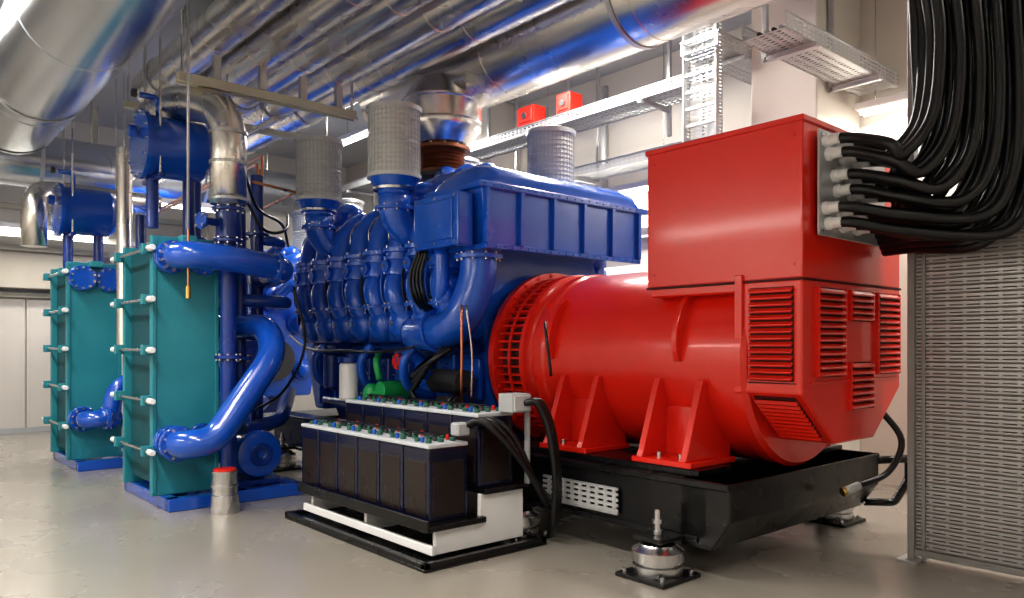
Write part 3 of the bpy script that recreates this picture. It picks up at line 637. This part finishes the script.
for k in range(3):
    o=.03*k; b.tube([(3.24+o*.7,3.60,.93),(3.29+o*.7,3.54,.93),(3.36+o*.6,3.50,.75),(3.40+o*.5,3.48,.42),(3.42+o*.4,3.52,.16),(3.5,3.62,.05)],.022,RUB,seg=10)
b.tube([(3.38,3.5,1.1),(3.36,3.52,1.35),(3.42,3.6,1.45)],.01,RUB,seg=8)
b.done()
b=B('sensor_cable'); b.tube([(4.95,2.12,.9),(5.0,2.0,.7),(4.92,2.05,.5),(4.70,2.15,.42)],.02,RUB,seg=8); b.cyl((4.72,2.14,.43),(4.62,2.18,.40),.026,LID,seg=10); b.cyl((4.62,2.18,.40),(4.60,2.19,.393),.03,mat('brass_end',(.6,.45,.15),metal=1,rough=.3),seg=10); b.done()

# ---------------------------------------------------------------- right hand screen
b=B('slotted_cable_screen')
xs=4.86
b.bb(xs,xs+.004,.55,1.86,.06,2.15,PSC,0)
b.bb(xs+.03,xs+.034,.55,1.86,.06,2.15,SCRD,0)
z=.075
while z<2.15:
    b.box((xs-.003,1.2,z),(.008,1.30,.007),SCRN,0,rot=(0,35,0)); z+=.045
for y in (1.88,.56): b.bb(xs-.03,xs+.04,y-.02,y+.02,0,4.3,SCRN,.003)
b.bb(xs-.012,xs+.012,1.805,1.825,0,2.2,SCRN,.002)
b.bb(xs-.02,xs+.04,.55,1.88,.03,.07,SCRN,.002); b.bb(xs-.02,xs+.04,.55,1.88,2.13,2.17,SCRN,.002)
b.bb(xs-.1,xs+.1,1.82,1.94,0,.012,GALV,.002)
b.done()
b=B('cable_ladder')
for y in (1.22,1.74): b.bb(4.74,4.78,y-.012,y+.012,2.3,H,PXZ,0); b.bb(4.72,4.78,y-.004,y+.004,2.3,H,GALV,0)
z=2.4
while z<4.7: b.bb(4.73,4.76,1.22,1.74,z,z+.03,GALV,.002); z+=.25
b.done()

def tray(name,ax,a0,a1,c,z,w,h=.10):
    b=B(name)
    if ax=='Y':
        b.bb(c-w/2,c+w/2,a0,a1,z,z+.004,PXY,0)
        for s in (-1,1): b.bb(c+s*w/2,c+s*w/2+.004,a0,a1,z,z+h,PYZ,0); b.bb(c+s*w/2-.012,c+s*w/2+.012,a0,a1,z+h,z+h+.006,GALV,0); b.bb(c+s*w/2-.01,c+s*w/2+.01,a0,a1,z-.006,z+.004,GALV,0)
        y=a0+.5
        while y<a1: b.bb(c-w/2-.04,c+w/2+.04,y-.02,y+.02,z-.05,z-.01,GALV,.002); b.bb(c+w/2+.04,c+w/2+.08,y-.02,y+.02,z-.3,H,GALV,.002); y+=1.5
    else:
        b.bb(a0,a1,c-w/2,c+w/2,z,z+.004,PXY,0)
        for s in (-1,1): b.bb(a0,a1,c+s*w/2,c+s*w/2+.004,z,z+h,PXZ,0); b.bb(a0,a1,c+s*w/2-.012,c+s*w/2+.012,z+h,z+h+.006,GALV,0)
        x=a0+.4
        while x<a1: b.bb(x-.02,x+.02,c-w/2-.04,c+w/2+.04,z-.05,z-.01,GALV,.002); b.bb(x-.02,x+.02,c+w/2+.02,c+w/2+.06,z-.05,H,GALV,.002); x+=1.1
    return b.done()
tray('cable_tray','Y',4.45,12.5,6.25,3.80,.40)
tray('cable_tray','Y',4.3,8.1,6.65,3.30,.34)
tray('cable_tray','X',5.15,7.1,3.05,3.62,.36,.12)
tray('cable_tray','X',5.9,7.2,4.15,4.02,.4,.12)
tray('cable_tray','Y',.4,2.5,6.7,3.95,.36)
b=B('cable_ladder')
for y in (4.02,4.38): b.bb(5.98,6.08,y-.004,y+.004,3.15,4.3,PXZ,0); b.bb(5.97,6.0,y-.006,y+.006,3.15,4.3,GALV,0)
b.bb(6.08,6.084,4.02,4.38,3.15,4.3,PYZ,0)
z=3.2
while z<4.3: b.bb(5.99,6.02,4.02,4.38,z,z+.03,GALV,0); z+=.16
b.bb(6.03,6.07,4.18,4.22,4.3,H,GALV,0); b.done()
b=B('tray_cables')
for k in range(5): b.tube([(6.12+.06*k,4.5,3.83),(6.13+.06*k,8,3.84),(6.12+.06*k,12.4,3.83)],.016,RUB if k%2 else GRY,seg=8)
for k in range(4): b.tube([(5.2,2.94+.06*k,3.66),(6,2.96+.06*k,3.66),(7.0,2.94+.06*k,3.66)],.016,RUB if k%2 else GRY,seg=8)
b.done()
for (y,w_) in ((6.55,.30),(5.95,.22)):
    b=B('alarm_box'); b.bb(6.04,6.24,y,y+w_,3.91,4.13,REDV,.012,2); b.bb(6.03,6.045,y+.03,y+w_-.03,3.94,4.10,REDV,.004); b.cyl((6.03,y+w_/2,4.02),(6.015,y+w_/2,4.02),.04,DGRY); b.cyl((6.14,y+w_/2,4.13),(6.14,y+w_/2,4.17),.03,DGRY); b.done()
b=B('wall_conduit')
for z in (2.6,2.72,4.35): b.cyl((7.26,4.0,z),(7.26,8.1,z),.03,GALV,seg=12)
for y in (5.0,6.5): b.bb(7.23,7.29,y,y+.06,2.6,4.6,GALV,.003)
b.done()

# ---------------------------------------------------------------- camera and world
cam=bpy.data.cameras.new('camera'); co=bpy.data.objects.new('camera',cam); S.collection.objects.link(co)
co.location=(0,0,1.3); co.rotation_euler=(math.radians(90),0,math.radians(-41.06))
cam.lens=26.72; cam.sensor_width=36; cam.shift_y=0.0449; cam.clip_start=.05
S.camera=co
w=bpy.data.worlds.new('world'); w.use_nodes=True; S.world=w
w.node_tree.nodes['Background'].inputs[0].default_value=(.8,.85,.9,1); w.node_tree.nodes['Background'].inputs[1].default_value=.3
S.view_settings.view_transform='Standard'
for lk in ('Medium High Contrast','Standard - Medium High Contrast'):
    try: S.view_settings.look=lk; print('look',lk); break
    except Exception as ex: print(ex)
print('DONE',len(bpy.data.objects))
